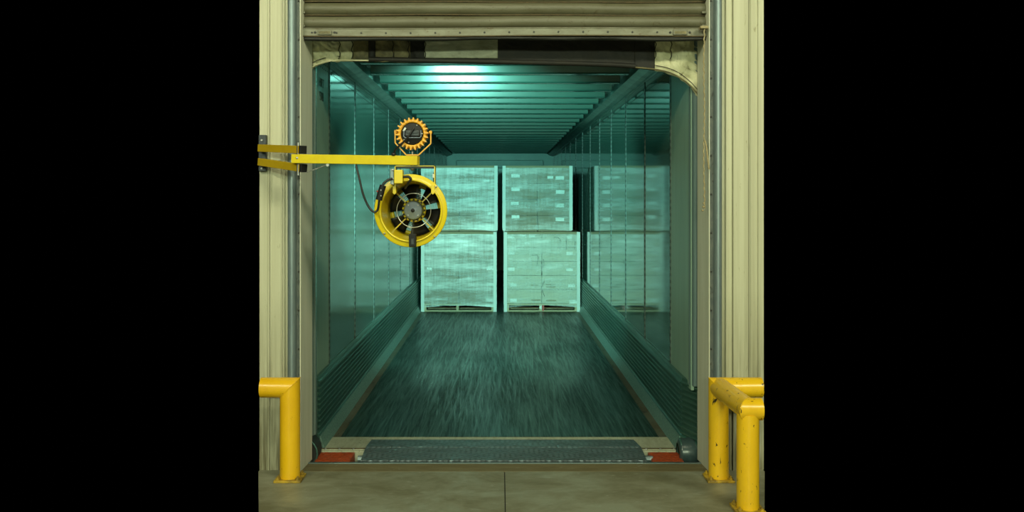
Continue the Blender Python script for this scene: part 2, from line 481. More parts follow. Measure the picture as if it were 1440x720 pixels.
def cladding(name, cuts, profile):
    """cuts: panel edges in x; profile: points (x, y) of the ribbed face over the whole width"""
    root = empty(name, ((cuts[0] + cuts[-1]) / 2, WY, 0), kind='structure')
    for a, b in zip(cuts[:-1], cuts[1:]):
        pts = [(a, None)] + [p for p in profile if a < p[0] < b] + [(b, None)]

        def yy(x):
            for (x0, y0), (x1, y1) in zip(profile[:-1], profile[1:]):
                if x0 <= x <= x1: return y0 + (y1 - y0) * (x - x0) / max(x1 - x0, 1e-6)
            return profile[-1][1]
        g = .0015
        pl = [(min(max(x, a + g), b - g), yy(x)) for x, _ in pts]
        poly = pl + [(b - g, WY + .04), (a + g, WY + .04)]
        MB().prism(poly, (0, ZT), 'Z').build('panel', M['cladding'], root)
    return root


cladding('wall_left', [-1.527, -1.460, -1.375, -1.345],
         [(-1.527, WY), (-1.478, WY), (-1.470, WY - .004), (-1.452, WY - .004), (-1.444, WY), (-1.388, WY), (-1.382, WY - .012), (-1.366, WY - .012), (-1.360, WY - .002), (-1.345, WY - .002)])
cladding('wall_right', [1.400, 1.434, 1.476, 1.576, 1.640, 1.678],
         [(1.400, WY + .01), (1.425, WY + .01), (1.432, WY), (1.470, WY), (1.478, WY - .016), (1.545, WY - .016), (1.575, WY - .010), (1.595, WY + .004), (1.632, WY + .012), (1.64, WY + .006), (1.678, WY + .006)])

# jamb boards (the reveal of the opening)
MB().prism([(-1.257, 5.815), (-1.240, 6.085), (-1.244, 6.10), (-1.256, 6.10), (-1.263, 5.815)], (0, ZT), 'Z').build('trim_1', M['jamb'], bevel=.002)['kind'] = 'structure'
MB().prism([(1.319, 5.815), (1.304, 6.085), (1.308, 6.10), (1.318, 6.10), (1.325, 5.815)], (0, ZT), 'Z').build('trim_2', M['jamb'], bevel=.002)['kind'] = 'structure'
# steel curb angle along the dock edge
t3 = empty('trim_3', (0, 5.9, 0), kind='structure')
MB().box(-1.256, 1.318, 5.823, 5.985, -.14, .001).build('curb_angle', M['curb'], t3)
MB().box(-1.25, 1.31, 5.986, 6.012, -.2, .006).build('curb_edge', M['curb_edge'], t3, bevel=.002)


# door tracks
def door_track(x0, x1, xs0, xs1, label):
    r = empty('door_track', ((x0 + x1) / 2, 5.80, 0), label, 'door track', 'steel tracks of the rolling door')
    s = 1 if x0 < 0 else -1
    # rounded outer channel
    poly = []
    c = (x0 + x1) / 2; h = (x1 - x0) / 2
    for k in range(9):
        a = math.pi * k / 8
        poly.append((c + h * math.cos(a), 5.815 - .030 * math.sin(a)))
    poly += [(x0, 5.845), (x1, 5.845)]
    mb = MB().prism(poly, (0, ZT), 'Z')
    mb.build('channel', M['galv'], r)
    MB().box(xs0, xs1, 5.835, 5.853, 0, ZT).build('inner_flange', M['slot'], r)
    for k in range(14):
        b = MB().lathe([(0, -.006), (.006, -.006), (.007, 0), (.007, .004)], ((xs0 + xs1) / 2, 5.834, .28 + k * .245), 10, 'Y', smooth=False)
        b.build('rivet', M['dark_bolt'], r)
    return r


door_track(-1.339, -1.286, -1.286, -1.259, 'galvanised door track at the left edge of the dock opening')
door_track(1.351, 1.400, 1.322, 1.351, 'galvanised door track at the right edge of the dock opening')

# rolling door, partly open
DY = 5.90
SD = F / DY
dr = empty('door_1', (0, DY, 2.75), kind='structure')


def zpx(y, Y=DY): return CH - (y - CY) / F * Y


def wob(x): return .004 * math.sin(x * 2.1 + .6) + .002 * math.sin(x * 7.3)


edges = [40.5, 21.5, 3.0, -15.5, -34, -52.5, -71, -89.5]
for i in range(len(edges) - 1):
    zb, zt = zpx(edges[i]), zpx(edges[i + 1])

    def fn(u, v, zb=zb, zt=zt, i=i):
        x = -1.284 + 2.632 * u
        if v < .10: y = .006 * (1 - v / .10)
        elif v > .93: y = .006 * ((v - .93) / .07) + .004
        else: y = -.020 * math.sin(math.pi * (v - .10) / .83) ** .6
        z = zb + (zt - zb) * v + wob(x + i * .7) * .6
        return (x, DY + y, z)
    o = MB().grid(fn, 60, 14).build('slat', M['slat'], dr, solid=.003)
    # rolled seam under the slat
    pts = [(-1.284 + 2.632 * k / 40, DY - .004, zb + wob(-1.284 + 2.632 * k / 40 + i * .7) * .6) for k in range(41)]
    MB().tube(pts, .0045, 6).build('interlock', M['grime'], dr)
    for xs, wdt in ((-1.262, .020), (1.318, .030)):
        z0 = zb + .006
        MB().box(xs - wdt, xs + wdt, DY - .030, DY - .012, z0, z0 + .016).build('end_lock', M['door_bar'], dr, bevel=.003)


def barfn(x): return .004 * math.sin(x * 2.6 + .3)


bar = MB()
n = 40
for k in range(n):
    xa = -1.286 + 2.636 * k / n; xb = -1.286 + 2.636 * (k + 1) / n
    z0a, z1a = zpx(51.5) + barfn(xa), zpx(42) + barfn(xa) * .8
    z0b, z1b = zpx(51.5) + barfn(xb), zpx(42) + barfn(xb) * .8
    bar.hexa([(xa, DY - .030, z0a), (xb, DY - .030, z0b), (xb, DY - .030, z1b), (xa, DY - .030, z1a)],
             [(xa, DY + .012, z0a), (xb, DY + .012, z0b), (xb, DY + .012, z1b), (xa, DY + .012, z1a)])
bar.build('bottom_bar', M['door_bar'], dr)
lip = MB()
lip.tube([(-1.286 + 2.636 * k / 40, DY - .026, zpx(41) + barfn(-1.286 + 2.636 * k / 40) * .8) for k in range(41)], .006, 8)
lip.build('bar_lip', M['door_bar'], dr)
lip2 = MB().tube([(-1.286 + 2.636 * k / 40, DY - .030, zpx(51.8) + barfn(-1.286 + 2.636 * k / 40)) for k in range(41)], .0045, 6)
lip2.build('rust_edge', M['grime'], dr)
for k in range(16):
    x = (509 + 34.5 * (k - 2) - CX) / SD
    MB().lathe([(0, -.004), (.006, -.003), (.0065, 0)], (x, DY - .030, zpx(46.8) + barfn(x)), 10, 'Y', smooth=False).build('bolt', M['dark_bolt'], dr)
for xc in (458, 955):
    x = (xc - CX) / SD
    b = MB().box(x - .045, x + .045, DY - .040, DY - .029, zpx(50.5), zpx(44.0)).build('handle_cup', M['door_bar'], dr, bevel=.003)
    MB().box(x - .036, x + .036, DY - .0415, DY - .0395, zpx(49), zpx(45.5)).build('cup_recess', M['canvas_stain'], dr)
    for sx in (-.062, .062):
        MB().lathe([(0, -.005), (.007, -.004), (.008, 0)], (x + sx, DY - .031, zpx(46.8)), 10, 'Y', smooth=False).build('bolt', M['dark_bolt'], dr)
# rubber seal with scalloped sag
seal = MB()


def sealfn(u, v):
    x = -1.284 + 2.632 * u
    top = zpx(51.0); bot = zpx(57.5 + .8 * math.sin(u * 9) + .6 * math.sin(u * 23))
    return (x, DY - .012 + .012 * math.sin(v * 3.1), top + (bot - top) * v)


seal.grid(sealfn, 60, 5)
seal.build('bottom_seal', M['rubber'], dr, solid=.02)

# ------------------------------------------------------------------ dock shelter head curtain
KY = 6.125
SK = F / KY
arch = [(436, 98), (441, 95), (447, 92), (453, 90), (460, 88.2), (467, 87.2), (478, 86.4), (520, 86.8), (560, 87.6), (620, 89), (700, 90.5), (760, 91.7),
        (800, 92.6), (860, 94.5), (900, 97), (920, 99), (934, 101.5), (945, 105), (955, 110), (964, 116.5), (972, 123.5), (977, 129), (982, 136)]


def arch_y(x):
    for (a, b), (c, d) in zip(arch[:-1], arch[1:]):
        if a <= x <= c: return b + (d - b) * (x - a) / (c - a)
    return arch[0][1] if x < arch[0][0] else arch[-1][1]


hc = empty('dock_shelter_curtain', (0, KY, 2.6), 'stained cream and black canvas head curtain hanging below the rolling door', 'curtain')


def curtain_panel(xa, xb, m, dy, name='canvas_panel', wr=.012, ytop=44, yb=None, label=None):
    nu = max(6, int((xb - xa) / 1.5))

    def fn(u, v):
        px = xa + (xb - xa) * u
        bot = (arch_y(px) if yb is None else yb)
        py = ytop + (bot - ytop) * v
        X = (px - CX) / SK; Z = CH - (py - CY) / SK
        nzv = noise.noise((X * 9, Z * 7, dy * 50)) + .9 * abs(noise.noise((X * 16 + Z * 22, Z * 9 - X * 5, 3))) + .3 * noise.noise((X * 60, Z * 60, 1))
        return (X, KY + dy + wr * nzv - .010 * math.sin(math.pi * u), Z)
    o = MB().grid(fn, nu, 24).build(name, m, hc, solid=.008)
    if label: o['label'] = label
    return o


curtain_panel(436, 479, M['canvas'], 0, wr=.040)
curtain_panel(478, 497, M['canvas'], .006, 'pleat')
curtain_panel(496, 520, M['canvas_stain'], .004)
curtain_panel(518, 528, M['black_canvas'], -.004, 'black_tape', wr=.004)
curtain_panel(526, 554, M['canvas_stain'], .004)
curtain_panel(553, 577, M['canvas_stain'], 0)
curtain_panel(576, 599, M['black_canvas'], .006, 'pleat')
curtain_panel(597, 700, M['canvas_patch'], -.006, 'patch', wr=.004, yb=82)
curtain_panel(597, 703, M['black_canvas'], .004, wr=.004)
curtain_panel(698, 893, M['black_canvas'], -.002, wr=.005, label='long black rubberised panel')
curtain_panel(892, 921, M['black_canvas'], .002, 'pleat', wr=.006)
curtain_panel(920, 944, M['canvas'], .004, 'pleat', wr=.020)
curtain_panel(942, 983, M['canvas'], 0, wr=.034)


def hem(xa, xb, m, r, dz=0, name='hem'):
    pts = []
    n = max(4, int((xb - xa) / 5))
    for k in range(n + 1):
        px = xa + (xb - xa) * k / n
        pts.append(((px - CX) / SK, KY - .010, CH - (arch_y(px) + dz - CY) / SK))
    MB().tube(pts, r, 8).build(name, m, hc)


hem(436, 520, M['canvas'], .005, -1.5)
hem(519, 893, M['black_canvas'], .016, -3.4)
hem(892, 983, M['canvas_stain'], .005, -1.5)
for xa, xb in ((436, 479), (920, 983)):
    hem(xa, xb, M['thread'], .0025, -7, 'stitch_line')
for px in (478, 496, 553, 575, 598, 921, 943):
    X = (px - CX) / SK
    pts = [(X + .006 * math.sin(k * 1.9), KY - .020, CH - (46 + k * 4.2 - CY) / SK) for k in range(10)]
    MB().tube(pts, .003, 6).build('seam', M['thread'], hc)

# ------------------------------------------------------------------ the trailer
TR = empty('semi_trailer', (0, 6.2, 0), 'empty-bellied box trailer with ribbed kick plates backed up to the dock', 'trailer')
TR['label'] = 'long box trailer interior with ribbed kick plates, backed up to the dock'
HW = 1.28
T0, T1 = 6.17, 22.3
FY = F * CH / 334.0
ZW = 2.75
# floor deck and edges
MB().box(-1.15, 1.15, FY, T1, -.12, 0.0).build('floor_deck', M['deck'], TR)
for s in (-1, 1):
    x0, x1 = sorted((s * 1.153, s * 1.29))
    MB().box(x0, x1, FY - .02, T1, -.12, -.004).build('floor_edge', M['gutter'], TR)
# rear sill with a row of rivets
sl = MB().box(-1.27, 1.27, 6.34, FY - .002, -.02, -.002).build('rear_sill', M['sill'], TR, bevel=.003)
MB().box(-1.27, 1.27, 6.318, 6.339, -.45, -.006).build('sill_face', M['sill'], TR, bevel=.003)
MB().box(-1.24, 1.24, 6.352, 6.358, -.003, .004).build('sill_lip', M['grime'], TR)
for k in range(26):
    x = -1.2 + k * .096
    MB().lathe([(0, .006), (.008, .004), (.010, -.002)], (x, 6.345, 0), 8, 'Z').build('rivet', M['bolt'], sl)
# walls: one panel per bay
seams = [F * v for v in (.005333, .006306)]
pitch = .00095 * F
ys = [T0, seams[0]]
while ys[-1] + pitch < T1 - .2: ys.append(ys[-1] + pitch)
ys.append(T1)
for s in (-1, 1):
    for a, b in zip(ys[:-1], ys[1:]):
        mm = M['rear_lining'] if a == T0 else (M['frp'] if s > 0 else M['frp_left'])
        x0, x1 = sorted((s * HW, s * (HW + .02)))
        MB().box(x0, x1, a + .002, b - .002, (.44 if (s > 0 and a == T0) else -.1), ZW + .12).build('wall_panel', mm, TR)
    first = None
    for y in ys[1:-1]:
        x0, x1 = sorted((s * (HW - .004), s * (HW + .01)))
        if first is None:
            first = MB().box(x0, x1, y - .020, y + .020, .44, ZW).build('seam_post', M['post'], TR, origin=(s * HW, y, .44))
            fy = y
        else:
            dup(first, (0, y - fy, 0))
    # kick plate: horizontal ribs above a tread strip
    pr = [(0, -.02), (.030, -.02), (.034, .085), (.026, .095)]
    z = .095
    while z < .44:
        pr += [(.020, z + .008), (.038, z + .014), (.038, z + .024), (.020, z + .030)]
        z += .038
    pr += [(.022, z), (.020, z + .012), (0, z + .016)]
    poly = [(s * (HW - .002 - d), zz) for d, zz in pr]
    kp = MB().prism(poly, (6.36, T1), 'Y').build('kick_plate', M['kick'], TR)
    if s > 0:
        n_ = len(poly)
        MB().add([(px + .080, 6.112, pz) for px, pz in poly] + [(px, 6.36, pz) for px, pz in poly],
                 [(i, (i + 1) % n_, (i + 1) % n_ + n_, i + n_) for i in range(n_)] + [tuple(range(n_))]).build('flared_end', M['kick'], kp)
    MB().hexa([(s * (HW - .034), 6.36, -.004), (s * (HW - .034), T1, -.004), (s * (HW - .070), T1, -.004), (s * (HW - .070), 6.36, -.004)],
              [(s * (HW - .034), 6.36, .085), (s * (HW - .034), T1, .085), (s * (HW - .040), T1, .085), (s * (HW - .040), 6.36, .085)]).build('tread_strip', M['kick_tread'], kp)
    MB().tube([(s * (HW - .040), 6.36, .090), (s * (HW - .040), T1, .090)], .004, 6).build('bead', M['alu'], kp)
    # top rail: cove between wall and roof
    poly = [(s * HW, ZW), (s * HW, ZW + .12), (s * 1.15, ZW + .12), (s * 1.15, ZW + .045), (s * 1.19, ZW + .030), (s * 1.215, ZW + .018), (s * 1.255, ZW + .010), (s * 1.26, ZW)]
    MB().prism(poly, (T0, T1), 'Y').build('top_rail', M['alu'], TR)
    # rivet row under the rail
    rv = MB()
    y = T0 + .1
    while y < 13:
        for dz in (.05, .085):
            rv.lathe([(0, -.003 * s), (.005, -.002 * s), (.006, 0)], (s * HW, y, ZW - dz), 6, 'X', smooth=False)
        y += .062
    o = rv.build('rivet_row', M['dark_bolt'], TR); o['kind'] = 'stuff'
    # rear post frame
    if s < 0:
        MB().prism([(-1.30, 6.135), (-1.262, 6.135), (-1.257, 6.14), (-1.255, 6.16), (-1.249, 6.165), (-1.247, 6.19), (-1.240, 6.195), (-1.238, 6.235), (-1.30, 6.24)], (.135, 2.9), 'Z').build('rear_post', M['post_metal'], TR, bevel=.004)
    else:
        MB().prism([(1.34, 6.135), (1.296, 6.135), (1.288, 6.15), (1.282, 6.195), (1.276, 6.205), (1.276, 6.23), (1.34, 6.23)], (.47, 2.9), 'Z').build('rear_post', M['rear_seal'], TR, bevel=.004)
# roof sheet and bows
ZR = 2.865
MB().box(-1.27, 1.27, T0, T1, ZR, ZR + .02).build('roof_sheet', M['roof'], TR)
bow0 = None
yb = 6.72
k = 0
while yb < T1 - .2:
    if bow0 is None:
        poly = [(yb - .100, ZR), (yb - .080, ZR - .004), (yb - .068, ZR - .060), (yb - .055, ZR - .070), (yb + .030, ZR - .070), (yb + .045, ZR - .062), (yb + .085, ZR - .006), (yb + .105, ZR)]
        bow0 = MB().prism(poly, (-1.11, 1.11), 'X').build('roof_bow', M['bow'], TR, origin=(0, yb, ZR), bevel=.006)
        y0 = yb
    else:
        dup(bow0, (0, yb - y0, 0))
    yb += .622
# front end wall of the trailer with lit top board
MB().box(-1.28, 1.28, T1, T1 + .03, -.1, 2.88).build('nose_wall', M['roof'], TR)
MB().box(-1.05, 1.05, T1 - .06, T1 - .002, 2.47, 2.66).build('nose_header', M['roof'], TR, bevel=.01)
# unit number stencilled on the left wall


def text(body, name, size, loc, rot, m, parent, sx=1.0):
    c = bpy.data.curves.new(name, 'FONT'); c.body = body; c.size = size; c.extrude = .0006
    c.align_x = 'CENTER'; c.align_y = 'CENTER'
    t = bpy.data.objects.new(name, c); COL.objects.link(t)
    dg = bpy.context.evaluated_depsgraph_get()
    me = bpy.data.meshes.new_from_object(t.evaluated_get(dg))
    bpy.data.objects.remove(t)
    me.materials.clear(); me.materials.append(m)
    mt = Matrix.Translation(Vector(loc)) @ rot.to_matrix().to_4x4() @ Matrix.Diagonal((sx, 1, 1, 1))
    off = Vector((0, 0, 0)); r = parent
    while r is not None: off += r.location; r = r.parent
    me.transform(Matrix.Translation(-off) @ mt)
    o = bpy.data.objects.new(name, me); COL.objects.link(o); o.parent = parent
    return o


from mathutils import Euler
# reads along +Y on the wall at x = -HW (faces +X)
RL = Euler((math.pi / 2, 0, math.pi / 2), 'XYZ')
M['stencil'] = mat('faded_stencil_ink', (.075, .11, .095), .6)
text('HRT', 'stencilled_letters', .090, (-HW + .001, 6.61, 2.55), RL, M['stencil'], TR, 1.05)
text('15083', 'stencilled_number', .090, (-HW + .001, 6.60, 2.452), RL, M['stencil'], TR, .78)

# ------------------------------------------------------------------ dock leveller and its corner pieces
lv = empty('dock_leveler', (0, 6.2, 0), 'dark steel tread-plate dock leveler lip resting on the trailer sill', 'dock plate')


def pl(x, Y): return (x, Y)


lipz = .022
near = [(-.906, 6.02), (.958, 6.02)]
mid = [(-.893, 6.30), (.940, 6.30)]
far = [(-.910 + .0, 6.545), (.945, 6.545)]
near = [((507 - CX) / (F / 6.02), 6.02), ((910 - CX) / (F / 6.02), 6.02)]
mid = [((514 - CX) / (F / 6.29), 6.29), ((902 - CX) / (F / 6.29), 6.29)]
far = [((522.5 - CX) / (F / 6.55), 6.55), ((891 - CX) / (F / 6.55), 6.55)]


def plate(a, b, za, zb, th):
    lo = [(a[0][0], a[0][1], za - th), (a[1][0], a[1][1], za - th), (b[1][0], b[1][1], zb - th), (b[0][0], b[0][1], zb - th)]
    hi = [(p[0], p[1], p[2] + th) for p in lo]
    return MB().hexa(lo, hi)


plate(near, mid, .014, .026, .016).build('deck_plate', M['tread'], lv, bevel=.002)
plate([(mid[0][0], mid[0][1] + .004), (mid[1][0], mid[1][1] + .004)], far, .026, .012, .012).build('lip_plate', M['tread'], lv, bevel=.002)
MB().tube([(mid[0][0], 6.292, .018), (mid[1][0], 6.292, .018)], .007, 8).build('hinge_rod', M['dark_steel'], lv)
for x, s in ((near[0][0] - .01, -1), (near[1][0] + .03, 1)):
    MB().lathe([(0, -.03), (.022, -.03), (.022, .03), (0, .03)], (x, 6.17, -.02), 14, 'X', smooth=False).build('hinge_knuckle', M['galv'], lv)
MB().box(-.85, .90, 6.05, 6.24, -.12, -.03).build('under_frame', M['dark_steel'], lv)
MB().box(-1.24, 1.30, 6.013, 6.317, -.42, -.36).build('pit_floor', M['pit'], t3)


def corner_plate(x0, x1, label):
    r = empty('corner_plate', ((x0 + x1) / 2, 6.17, -.35), label, 'steel plate', 'orange plates at the leveler corners')
    MB().box(x0, x1, 6.03, 6.30, -.30, -.010).build('body', M['orange'], r, bevel=.004)
    for i in range(8):
        for j in range(6):
            cx = x0 + .03 + (x1 - x0 - .06) * i / 7; cy = 6.05 + .23 * j / 5
            a = .7 if (i + j) % 2 else -.7
            d = Vector((math.cos(a), math.sin(a), 0)) * .013
            MB().beam(Vector((cx, cy, -.0095)) - d, Vector((cx, cy, -.0095)) + d, .006, .004).build('tread_bar', M['orange'], r)
    return r


corner_plate(-1.225, -.992, 'orange tread plate beside the left end of the dark dock leveler')
corner_plate(1.010, 1.215, 'orange tread plate beside the right end of the dark dock leveler')

# rolled and folded seal pads at the bottom corners
rp = empty('rolled_pad', (1.28, 6.2, -.06), 'bulging dark glossy vinyl pad at the right foot of the opening', 'dock seal')
prof = []
for k in range(7):
    a = math.pi / 2 * k / 6
    prof.append((.060 + .030 * math.sin(a), -.055 + -.020 * math.cos(a)))
for t in (0, .03, .06):
    prof.append((.090 + .006 * math.sin(t * 60), -.055 + .03 + t))
prof.append((.085, .075))
MB().lathe(prof, (1.275, 6.22, .015), 28, 'X').build('body', M['pad_teal'], rp)
MB().tube([(1.215, 6.22 + .078 * math.cos(a), .015 + .088 * math.sin(a)) for a in [2 * math.pi * k / 24 for k in range(24)]], .006, 8, closed=True).build('rim', M['alu'], rp)
fp = empty('folded_pad', (-1.25, 6.2, -.06), 'black rubber pad with a curled metallic edge at the left foot of the opening', 'dock seal')
arc = [(-1.283, .125), (-1.262, .112), (-1.240, .088), (-1.222, .058), (-1.216, .020), (-1.222, -.010), (-1.240, -.034), (-1.262, -.040), (-1.283, -.041)]
MB().prism(arc, (6.14, 6.30), 'Y').build('body', M['rubber'], fp, bevel=.003)
MB().tube([(x, 6.138, z) for x, z in arc], .006, 8).build('curled_edge', M['alu'], fp)
MB().box(-1.29, -1.236, 6.15, 6.29, -.18, -.04).build('lower_block', M['rubber'], fp)

# ------------------------------------------------------------------ guard rails
PR = .0615


def base_plate(parent, x, y, w=.165):
    bp_ = MB().box(x - w / 2, x + w / 2, y - w / 2, y + w / 2, 0.0, .014).build('base_plate', M['plate_yellow'], parent, bevel=.002)
    for sx in (-1, 1):
        for sy in (-1, 1):
            c = (x + sx * (w / 2 - .022), y + sy * (w / 2 - .022), .014)
            MB().lathe([(0, .022), (.006, .022), (.006, .012), (.014, .012), (.014, 0)], c, 6, 'Z', smooth=False).build('anchor_bolt', M['plate_yellow'], bp_)
    return bp_


def miter_parts(pts, names, m, parent, r=PR, n=32):
    """tube along pts, split at the bends into separate mitred parts"""
    t = MB().tube(pts, r, n, caps=False)
    for i, nm in enumerate(names):
        mb = MB()
        mb.v = t.v[i * n:(i + 2) * n]
        mb.f = [(k, (k + 1) % n, (k + 1) % n + n, k + n) for k in range(n)]; mb.sm = [True] * n
        mb.add(mb.v[:n], [tuple(range(n))[::-1]]); mb.add(mb.v[n:2 * n], [tuple(range(n))])
        mb.build(nm, m, parent)
        # weld bead on the mitre
        if i < len(names) - 1:
            ring = [Vector(v) for v in t.v[(i + 1) * n:(i + 2) * n]]
            MB().tube(ring, .0030, 6, closed=True).build('weld', m, parent)


RZ = .563
PYL = 5.66
gl = empty('guard_rail', (-1.29, PYL, 0), 'yellow steel guard rail with one post left of the dock opening', 'guard rail', 'yellow guard rails')
miter_parts([(-1.289, PYL, .014), (-1.289, PYL, RZ), (-1.466, PYL, RZ)], ['post', 'rail'], M['yellow'], gl)
base_plate(gl, -1.289, PYL)
gr = empty('guard_rail', (1.35, 5.4, 0), 'chipped yellow cornered guard rail with two posts right of the dock opening', 'guard rail', 'yellow guard rails')
PX1, PX2, PY2 = 1.343, 1.372, 5.10
miter_parts([(PX1, PYL, .014), (PX1, PYL, RZ), (1.606, PYL, RZ)], ['post', 'rail'], M['yellow_worn'], gr)
miter_parts([(PX1 + .004, PYL - .02, RZ), (PX2, PY2, RZ - .005), (1.447, PY2, RZ - .005)], ['rail', 'rail'], M['yellow_worn'], gr)
MB().tube([(PX2, PY2, .014), (PX2, PY2, RZ - .03)], PR, 32).build('post', M['yellow_worn'], gr)
base_plate(gr, PX1, PYL); base_plate(gr, PX2, PY2)

# ------------------------------------------------------------------ pull rope on the right jamb
ro = empty('pull_rope', (1.30, 5.8, 1.6), 'dirty knotted pull rope hanging along the right door jamb', 'rope')
RY = 5.80
pts = [P(990.2 + .5 * math.sin(y * .05), y, RY) for y in range(40, 300, 8)]
strand = []
for k in range(len(pts) * 4 - 4):
    i = k // 4; t = (k % 4) / 4
    strand.append(pts[i].lerp(pts[i + 1], t))
MB().tube([p + Vector((.0025 * math.cos(k * 1.2), .0025 * math.sin(k * 1.2), 0)) for k, p in enumerate(strand)], .0045, 7).build('strand', M['rope'], ro)
MB().tube([P(991, 197, RY - .004), P(993.5, 206, RY - .006), P(995, 220, RY - .006), P(997, 238, RY - .004)], .006, 8).build('loose_end', M['rope'], ro)
for k, y in enumerate((286, 291, 296)):
    MB().lathe([(0, -.007), (.007, -.004), (.0095, 0), (.007, .004), (0, .007)], P(990 - k * .9, y, RY), 10, 'Z').build('knot', M['rope'], ro)
MB().box(*[v for v in (P(984.5, 38, RY).x, P(996, 38, RY).x, RY - .012, RY + .04, P(0, 40.5, RY).z, P(0, 36.5, RY).z)]).build('hook_plate', M['rope'], ro, bevel=.004)

# ------------------------------------------------------------------ swing arm
ar = empty('swing_arm', (-1.5, 5.8, 2.0), 'yellow double-strut swing arm bolted to the left wall, reaching across the opening', 'swing arm')
BY = 5.835
b0, b1 = P(364.6, 190, BY), P(375.2, 241, BY)
wp = MB().box(b0.x, b1.x, 5.815, 5.848, b1.z, b0.z).build('wall_bracket', M['dark_steel'], ar, bevel=.003)
for y in (197.5, 237):
    MB().lathe([(0, -.008), (.007, -.008), (.008, 0)], (P(369.5, y, BY).x, 5.815, P(0, y, BY).z), 6, 'Y', smooth=False).build('bolt', M['bolt'], wp)
AY0, AY1 = 5.79, 5.50
for (xa, ya, xb, yb_) in ((366.5, 208.2, 424.5, 210.6), (366.5, 227.6, 425.2, 236.3)):
    p = P(xa, ya, AY0); q = P(xb, yb_, AY1)
    st = MB().beam(p, q, .045, .046).build('strut', M['arm_ochre'], ar, bevel=.002)
    t = (q - p).normalized()
    MB().beam(q, q + t * .018, .047, .049).build('end_cap', M['black_plastic'], st, bevel=.003)
bl = P(412, 223.2, 5.50); br = P(588.5, 225.9, 5.33)
MB().beam(bl, br, .05, .053).build('boom', M['arm_yellow'], ar, bevel=.002)
pv = P(419.5, 223, 5.50)
MB().tube([pv + Vector((0, 0, .095)), pv - Vector((0, 0, .10))], .010, 10).build('pivot_pin', M['bolt'], ar)
MB().lathe([(0, -.006), (.007, -.004), (.008, 0)], (pv.x, 5.47, pv.z + .002), 12, 'Y', smooth=False).build('boom_bolt', M['bolt'], ar)
MB().tube([P(431, 242.5, 5.46), P(445, 237.5, 5.45), P(460, 231.5, 5.44)], .0035, 6).build('tension_wire', M['bolt'], ar)
MB().lathe([(0, -.010), (.009, -.010), (.009, .010), (0, .010)], P(461, 232.2, 5.44), 10, 'Y', smooth=False).build('wire_clamp', M['bolt'], ar)

# ------------------------------------------------------------------ dock light
LY = 5.34
LS = F / LY
lc = P(580, 188.5, LY)
dl = empty('dock_light', lc - Vector((0, 0, .14)), 'round orange finned dock light on a strap bracket above the boom', 'lamp')
MB().lathe([(.066, -.026), (.078, -.024), (.086, -.005), (.087, .035), (.066, .045)], lc, 40, 'Y', close=True).build('housing_ring', M['lamp_orange'], dl)
nf = 22
for k in range(nf):
    a = 2 * math.pi * k / nf + .06
    d = Vector((math.cos(a), 0, math.sin(a))); u = Vector((-math.sin(a), 0, math.cos(a)))
    c0 = lc + d * .070; c1 = lc + d * .0940
    mb = MB()
    q = [c0 + u * .0060, c1 + u * .0035, c1 - u * .0035, c0 - u * .0060]
    mb.hexa([p + Vector((0, -.030, 0)) for p in q], [p + Vector((0, .045, 0)) for p in q])
    mb.build('fin', M['lamp_orange'], dl)
MB().lathe([(0, -.022), (.060, -.022), (.067, -.016), (.067, .03), (0, .03)], lc, 36, 'Y').build('back_cover', M['black_plastic'], dl)
hb = MB()
hb.box(lc.x - .040, lc.x + .044, lc.y - .040, lc.y - .020, lc.z - .016, lc.z + .020)
hb.build('driver_box', M['dark_steel'], dl, bevel=.006)
MB().box(lc.x - .032, lc.x + .036, lc.y - .044, lc.y - .0395, lc.z + .002, lc.z + .014).build('driver_plate', M['dark_steel'], dl, bevel=.002)
MB().tube([lc + Vector((x, -.046, z)) for x, z in ((-.044, .018), (-.046, -.016), (-.038, -.024), (.046, -.024), (.054, -.016), (.052, .018))], .0028, 6).build('wire_handle', M['motor'], dl)
MB().beam(lc + Vector((-.049, -.030, .014)), lc + Vector((-.036, -.030, .034)), .010, .010).build('sticker', M['paper'], dl)
for dx, dz in ((.028, .048), (.058, 0), (-.046, -.036), (-.02, -.05)):
    MB().lathe([(0, -.006), (.004, -.005), (.005, 0)], lc + Vector((dx, -.020, dz)), 8, 'Y', smooth=False).build('screw', M['bolt'], dl)
lens_m = mat('lamp_lens', (.8, .85, .8), .2, emit=((.55, 1.0, .88), 6.0))
MB().lathe([(0, .047), (.060, .047), (.064, .040), (.064, .030)], lc, 32, 'Y').build('lens', lens_m, dl)
bz = [(556, 183), (556, 201), (571.5, 218), (589, 218), (606, 202), (606, 184)]
sp = MB()
for (xa, ya), (xb, yb_) in zip(bz[:-1], bz[1:]):
    sp.beam(P(xa, ya, LY), P(xb, yb_, LY), .030, .006, up=(0, 1, 0)) if False else sp.beam(P(xa, ya, LY), P(xb, yb_, LY), .006, .030, up=(0, 1, 0))
sp.build('strap_bracket', M['lamp_orange'], dl)
for x, s in ((556, -1), (606, 1)):
    MB().lathe([(0, -.012 * s), (.009, -.010 * s), (.009, .006 * s)], P(x, 186, LY), 10, 'X', smooth=False).build('side_bolt', M['lamp_orange'], dl)
MB().tube([P(580, 213, LY), P(580, 219, LY)], .006, 8).build('stud', M['bolt'], dl)
MB().tube([P(582, 180, LY - .05), P(576, 190, LY - .052), P(570, 197, LY - .045), P(563, 204, LY - .035), P(556, 210, LY - .02), P(553.6, 216, LY)], .0055, 8).build('cable', M['cord'], dl)
MB().lathe([(0, -.01), (.012, -.008), (.014, 0), (.012, .008), (0, .012)], P(553.6, 217, LY), 12, 'Z').build('cable_gland', M['cord'], dl)
